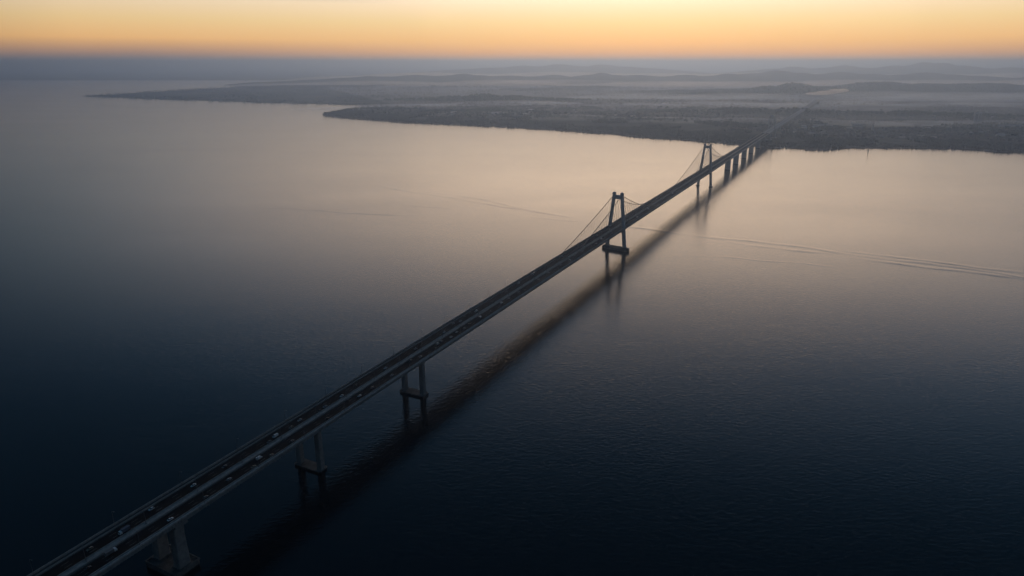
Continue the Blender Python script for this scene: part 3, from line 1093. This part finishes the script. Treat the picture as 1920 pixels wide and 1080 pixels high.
# (distance along, lateral place, kind, colour)
CARS = [
    (230, -7.2, 'saloon', 'white'), (203, -9.2, 'hatch', 'white'), (183, -4.3, 'truck', 'blue'), (165.7, -7.5, 'hatch', 'tan'),
    (168.8, 5.6, 'truck', 'grey'), (201.6, 8.8, 'saloon', 'white'), (225, 9.3, 'hatch', 'grey'), (252.9, -6.8, 'saloon', 'grey'),
    (244.3, 7.0, 'hatch', 'silver'), (156.2, 5.6, 'saloon', 'black'), (269.8, 5.6, 'van', 'white'), (276.3, 9.8, 'hatch', 'tan'),
    (295.1, -5.5, 'van', 'white'), (287.7, -4.0, 'saloon', 'grey'), (309, -4.8, 'hatch', 'tan'), (319.6, -6.7, 'saloon', 'silver'),
    (343.7, -4.6, 'saloon', 'silver'), (336.5, -3.6, 'hatch', 'black'), (362.7, -4.7, 'saloon', 'white'), (368.9, 7.4, 'saloon', 'white'),
    (384.6, 7.4, 'hatch', 'grey'), (410, 7.6, 'saloon', 'silver'), (418.8, -5.5, 'saloon', 'white'), (441.6, 4.6, 'hatch', 'tan'),
    (452, 7.3, 'saloon', 'silver'), (295.8, 9.0, 'hatch', 'grey'), (330.3, 9.0, 'saloon', 'black'), (261.2, 9.8, 'saloon', 'tan'),
    (381.6, -6.6, 'hatch', 'black'), (464.4, -6.4, 'saloon', 'silver'), (473, 9.2, 'hatch', 'grey'), (482.3, 5.5, 'van', 'silver'),
    (489.7, 4.6, 'hatch', 'silver'), (502.3, 7.4, 'saloon', 'white'), (515.3, 5.6, 'saloon', 'white'), (527, 7.4, 'saloon', 'silver'),
    (538.7, 5.7, 'hatch', 'black'), (560, 6.4, 'van', 'silver'), (579.3, 7.4, 'hatch', 'grey'), (607.5, 5.5, 'van', 'white'),
    (625.5, 4.9, 'saloon', 'white'), (649.9, 5.0, 'saloon', 'silver'), (659, 7.6, 'hatch', 'tan'), (702.8, 5.0, 'saloon', 'white'),
    (732.7, 4.6, 'saloon', 'white'), (755.1, 7.3, 'hatch', 'silver'), (770.4, 4.8, 'saloon', 'silver'), (794.8, 7.0, 'van', 'white'),
    (817.1, 4.6, 'hatch', 'silver'), (845.6, 5.0, 'saloon', 'white'), (509.7, -4.8, 'hatch', 'white'), (533, -8.9, 'saloon', 'silver'),
    (542, -6.2, 'saloon', 'white'), (555, -9.0, 'hatch', 'tan'), (573, -6.0, 'van', 'white'), (565.8, -9.2, 'hatch', 'grey'),
    (608.9, -6.2, 'saloon', 'grey'), (644.3, -8.1, 'saloon', 'silver'), (677.2, -8.6, 'van', 'silver'), (717.1, -8.4, 'truck', 'grey'),
    (808.9, -9.2, 'saloon', 'white'), (872, -5.2, 'saloon', 'silver'), (893, 7.4, 'saloon', 'white'), (921, 5.0, 'van', 'white'),
    (940, -8.4, 'hatch', 'white'), (962, 7.5, 'saloon', 'silver'), (985, -5.0, 'saloon', 'white'), (1031, 5.0, 'saloon', 'white'),
    (1060, -8.3, 'hatch', 'silver'), (1088, 7.4, 'van', 'white'), (1125, -5.1, 'saloon', 'white'), (1160, 5.0, 'truck', 'white'),
    (1215, 7.4, 'saloon', 'silver'), (1262, -8.2, 'saloon', 'white'), (1330, 5.0, 'van', 'white'), (1392, -5.0, 'saloon', 'silver'), (1466, 7.3, 'saloon', 'white'),
]
CARS.sort()


def place_words(y):
    for lim, txt in ((204, 'before the massive pier'), (319, 'past the massive pier'), (450, 'between the slender piers'),
                     (640, 'past the last slender pier'), (815, 'mid-span'), (T1, 'under the near cables'), (1215, 'just past the nearer tower'), (1e9, 'between the towers')):
        if y < lim:
            return txt


LOOK = {'white': 'white', 'silver': 'silver', 'grey': 'dark grey', 'black': 'black', 'blue': 'blue-sided', 'tan': 'tan'}
CARS = [(y, x, k, c_, '%s %s %s, %s carriageway' % (LOOK[c_], KINDNAME[k], place_words(y), 'left' if x < 0 else 'right')) for y, x, k, c_ in CARS]
tally, seen = {}, {}
for q in CARS:
    tally[q[4]] = tally.get(q[4], 0) + 1
for y, x, k, c_, lab in CARS:
    o = vehicle(k, c_)
    o.location = bw(x, y, DZ + 0.065)
    o.scale = (0.80, 0.74 if k in ('truck', 'van') else 0.80, 0.80)
    o.rotation_euler = (0, 0, -BAZ + (math.pi if x < 0 else 0))
    seen[lab] = seen.get(lab, 0) + 1
    if tally[lab] > 1:
        head, tail = lab.split(', ')
        lab = '%s, %s, %s such' % (head, tail, 'nearest' if seen[lab] == 1 else ORD[seen[lab] - 1])
    tag(o, lab, KINDNAME[k].split()[-1], 'traffic crossing the bridge')

# ------------------------------------------------------------------ buildings and marks on the far land


def building(x, y, w_, d_, h_, label, mat='wall', rz=0.0, floors=0, group=None, name='building', roof=True):
    z = float(land_at(x, y)[0][0])
    t = empty(name, (x, y, z - 1), rz)
    m_ = MB()
    m_.box(-w_ / 2, w_ / 2, -d_ / 2, d_ / 2, 0, h_ + 1)
    m_.build('wall', M[mat], t)
    if roof:
        m_ = MB()
        if floors:
            m_.box(-w_ / 2 - 0.4, w_ / 2 + 0.4, -d_ / 2 - 0.4, d_ / 2 + 0.4, h_ + 1.003, h_ + 2.0)
            m_.box(-w_ / 5, w_ / 5, -d_ / 4, d_ / 4, h_ + 2.0, h_ + 4.6)
        else:
            m_.frustum([[(-w_ / 2 - 0.5, -d_ / 2 - 0.5, h_ + 1.003), (w_ / 2 + 0.5, -d_ / 2 - 0.5, h_ + 1.003), (w_ / 2 + 0.5, d_ / 2 + 0.5, h_ + 1.003), (-w_ / 2 - 0.5, d_ / 2 + 0.5, h_ + 1.003)],
                        [(-w_ / 2 - 0.5, -0.3, h_ + 1 + d_ * 0.22), (w_ / 2 + 0.5, -0.3, h_ + 1 + d_ * 0.22), (w_ / 2 + 0.5, 0.3, h_ + 1 + d_ * 0.22), (-w_ / 2 - 0.5, 0.3, h_ + 1 + d_ * 0.22)]])
        m_.build('roof', M['roof'], t)
    for k in range(floors):
        m_ = MB()
        m_.box(-w_ / 2 + 0.8, w_ / 2 - 0.8, -d_ / 2 - 0.08, -d_ / 2 + 0.02, 1.9 + 3.4 * k, 3.4 + 3.4 * k)
        m_.build('window', M['glass'], t)
    tag(t, label, 'building', group)
    return t


def b_at(px, py, *a, **kw):
    x, y = ground(px, py)
    return building(x, y, *a, **kw)


b_at(1827, 232, 14, 12, 44, 'pale tower block left of the pair above the right shore', floors=11, name='tower_block')
b_at(1834, 232, 13, 12, 48, 'taller pale tower block right of the pair above the right shore', floors=12, name='tower_block')
b_at(1635, 249, 7, 7, 32, 'slim pale tower block among trees in mid right', floors=8, name='tower_block')
b_at(1893, 242, 95, 26, 9, 'long pale warehouse with bright roof at far right', rz=R(-14), name='warehouse')
b_at(1875, 258, 26, 18, 8, 'small bright shed nearest the right-hand shore', rz=R(5), name='shed')
b_at(1447, 199, 26, 16, 22, 'dark blocky building on the ridge behind the bridge', 'wall_dark', floors=5, name='office_block')
b_at(1163, 202, 22, 14, 22, 'lone dark block on the skyline left of the bridge', 'wall_dark', floors=5, name='office_block')
b_at(1248, 198, 46, 18, 8, 'wide pale hall in the haze left of the bridge', rz=R(4), name='hall')
b_at(1530, 200, 30, 18, 24, 'grey block at the far end of the bridge road', 'wall_dark', floors=5, name='office_block')
b_at(925, 216, 120, 16, 6, 'long low pale shed near the left headland shore', rz=R(3), name='long_shed')
b_at(1545, 240, 100, 16, 7, 'long pale shed right of the far bridge tower', rz=R(6), name='long_shed')
b_at(1610, 238, 60, 14, 7, 'pale mid-length shed further right of the far bridge tower', rz=R(-4), name='long_shed')
for k in range(70):
    if k % 3 == 0:
        px, py = random.uniform(720, 1250), random.uniform(206, 222)
    else:
        px, py = random.uniform(1460, 1915), random.uniform(222, 262)
    b_at(px, py, random.uniform(10, 36), random.uniform(8, 16), random.uniform(4, 9), 'small pale building half lost in the haze of the far town',
         random.choice(['wall', 'wall', 'wall_dark', 'roof']), rz=random.uniform(-0.6, 0.6), group='small pale buildings of the far town', name='town_building', roof=False)

# slim navigation mast and its reflection off the right shore; two masts on the left headland
def mast(px, py, h_, label):
    x, y = ground(px, py)
    t = empty('mast', (x, y, 0))
    m_ = MB()
    m_.tube([(0, 0, -1), (0, 0, 1.5)], 2.6, 10)
    m_.build('base', M['cap'], t)
    m_ = MB()
    m_.tube([(0, 0, 1.5), (0, 0, h_ * 0.6), (0, 0, h_)], [1.3, 0.9, 0.5], 8)
    m_.build('pole', M['girder'], t)
    m_ = MB()
    m_.box(-1.1, 1.1, -1.1, 1.1, h_, h_ + 2.2)
    m_.build('lantern', M['lamp_head'], t)
    tag(t, label, 'mast')


mast(1628, 283, 24, 'lone thin channel mast standing off the right shore')
mast(667, 204, 26, 'thin mast on the tip of the left headland')
mast(681, 203, 20, 'shorter thin mast inland of the one on the left headland')

# ------------------------------------------------------------------ haze and mist


def volume_material(name, dens, col, aniso):
    m = bpy.data.materials.new(name)
    m.use_nodes = True
    t = m.node_tree
    t.nodes.clear()
    out = t.nodes.new('ShaderNodeOutputMaterial')
    v_ = t.nodes.new('ShaderNodeVolumePrincipled')
    v_.inputs['Density'].default_value = dens
    v_.inputs['Color'].default_value = (*col, 1)
    v_.inputs['Anisotropy'].default_value = aniso
    t.links.new(v_.outputs[0], out.inputs['Volume'])
    return m


HAZE_TOP = 362.0
mb = MB()
mb.box(-95000, 95000, -4000, 95000, -6, HAZE_TOP)
tag(mb.build('haze', volume_material('haze_air', 1.5e-4, (0.52, 0.69, 1.0), 0.845)), 'thin even dusk haze over bay and land', kind='stuff')


def mist(px_outline, z1, dens, lab):
    pts = [ground(*p) for p in px_outline]
    m_ = MB()
    m_.frustum([[(x, y, 0.05) for x, y in pts], [(x, y, z1) for x, y in pts]])
    o = m_.build('mist', volume_material('mist_air', dens, (0.82, 0.86, 1.0), 0.80))
    tag(o, lab, kind='stuff')


mist([(760, 206), (1000, 214), (1250, 222), (1500, 232), (1700, 232), (1990, 236), (2300, 180), (2000, 139), (640, 141), (590, 152), (620, 170)], 26, 6.5e-4, 'low pale mist lying between the inland ridges')
FAR_BANK = volume_material('far_mist_air', 2.8e-3, (1.0, 0.93, 0.89), 0.82)  # warm tint carries the sunlit tone of the distant mist in its colour
BANK = volume_material('mist_bank_air', 2.4e-3, (0.80, 0.88, 1.0), 0.82)
ball = bpy.data.meshes.new('mist_bank')
bm = bmesh.new()
bmesh.ops.create_icosphere(bm, subdivisions=3, radius=1)
for v_ in bm.verts:
    v_.co *= 1 + 0.16 * math.sin(3.1 * v_.co.x + 1.3 * v_.co.y) + 0.10 * math.sin(5.3 * v_.co.y + 4.1 * v_.co.x)
bm.to_mesh(ball)
bm.free()
ball.materials.append(BANK)
far_ball = ball.copy()
far_ball.materials[0] = FAR_BANK
banks = []                                       # bearing column, distance, width in columns, half depth, half height
for px in range(700, 2000, 170):                 # before and behind the long ridge
    banks.append((px + random.uniform(-50, 50), 8750 + random.uniform(-250, 250), random.uniform(330, 470), 330, random.uniform(58, 80)))
    banks.append((px + random.uniform(-50, 50), 11600 + random.uniform(-400, 400), random.uniform(330, 500), 600, random.uniform(90, 125)))
for px in range(1180, 2000, 150):                # at the foot of the nearer hills
    banks.append((px + random.uniform(-40, 40), 5480 + random.uniform(-150, 150), random.uniform(260, 380), 220, random.uniform(42, 64)))
for px in range(760, 2000, 140):                 # behind the wooded shore ridge
    banks.append((px + random.uniform(-50, 50), 4700 + random.uniform(-200, 250), random.uniform(220, 340), 230, random.uniform(20, 32)))
for px, d in ((1250, 3500), (1390, 3420), (1610, 3320), (1750, 3280), (1880, 3250), (1060, 3650), (900, 3950)):
    banks.append((px, d, 250, 190, random.uniform(15, 21)))
for px, d, pw, dp, hz_ in banks:
    x_, y_ = at(px, d)
    o = bpy.data.objects.new('mist_bank', ball if d < 8000 else far_ball)
    C.objects.link(o)
    o.location = (x_, y_, 2)
    o.scale = (pw / FPX * y_ * 0.5, dp, hz_)
    o.rotation_euler = (0, 0, random.uniform(-0.2, 0.2))
    tag(o, 'drifting bank of ground mist between the far hills', kind='stuff')

# lit plume of steam or low cloud near the end of the bridge road
px0, py0 = ground(1552, 196)
bm = bmesh.new()
for (dx, dz, rx, rz_) in ((-80, 74, 95, 10), (-20, 82, 80, 13), (50, 92, 62, 15), (95, 96, 36, 12)):
    mt = Matrix.Translation((px0 + dx, py0, dz)) @ Matrix.Diagonal((rx, 60, rz_, 1))
    bmesh.ops.create_icosphere(bm, subdivisions=3, radius=1, matrix=mt)
me = bpy.data.meshes.new('steam_plume')
bm.to_mesh(me)
bm.free()
me.materials.append(volume_material('steam', 0.020, (1, 0.97, 0.95), 0.84))
o = bpy.data.objects.new('steam_plume', me)
C.objects.link(o)
rm = o.modifiers.new('remesh', 'REMESH')
rm.mode = 'VOXEL'
rm.voxel_size = 6
tag(o, 'pale lit plume drifting over the end of the bridge road', kind='stuff')
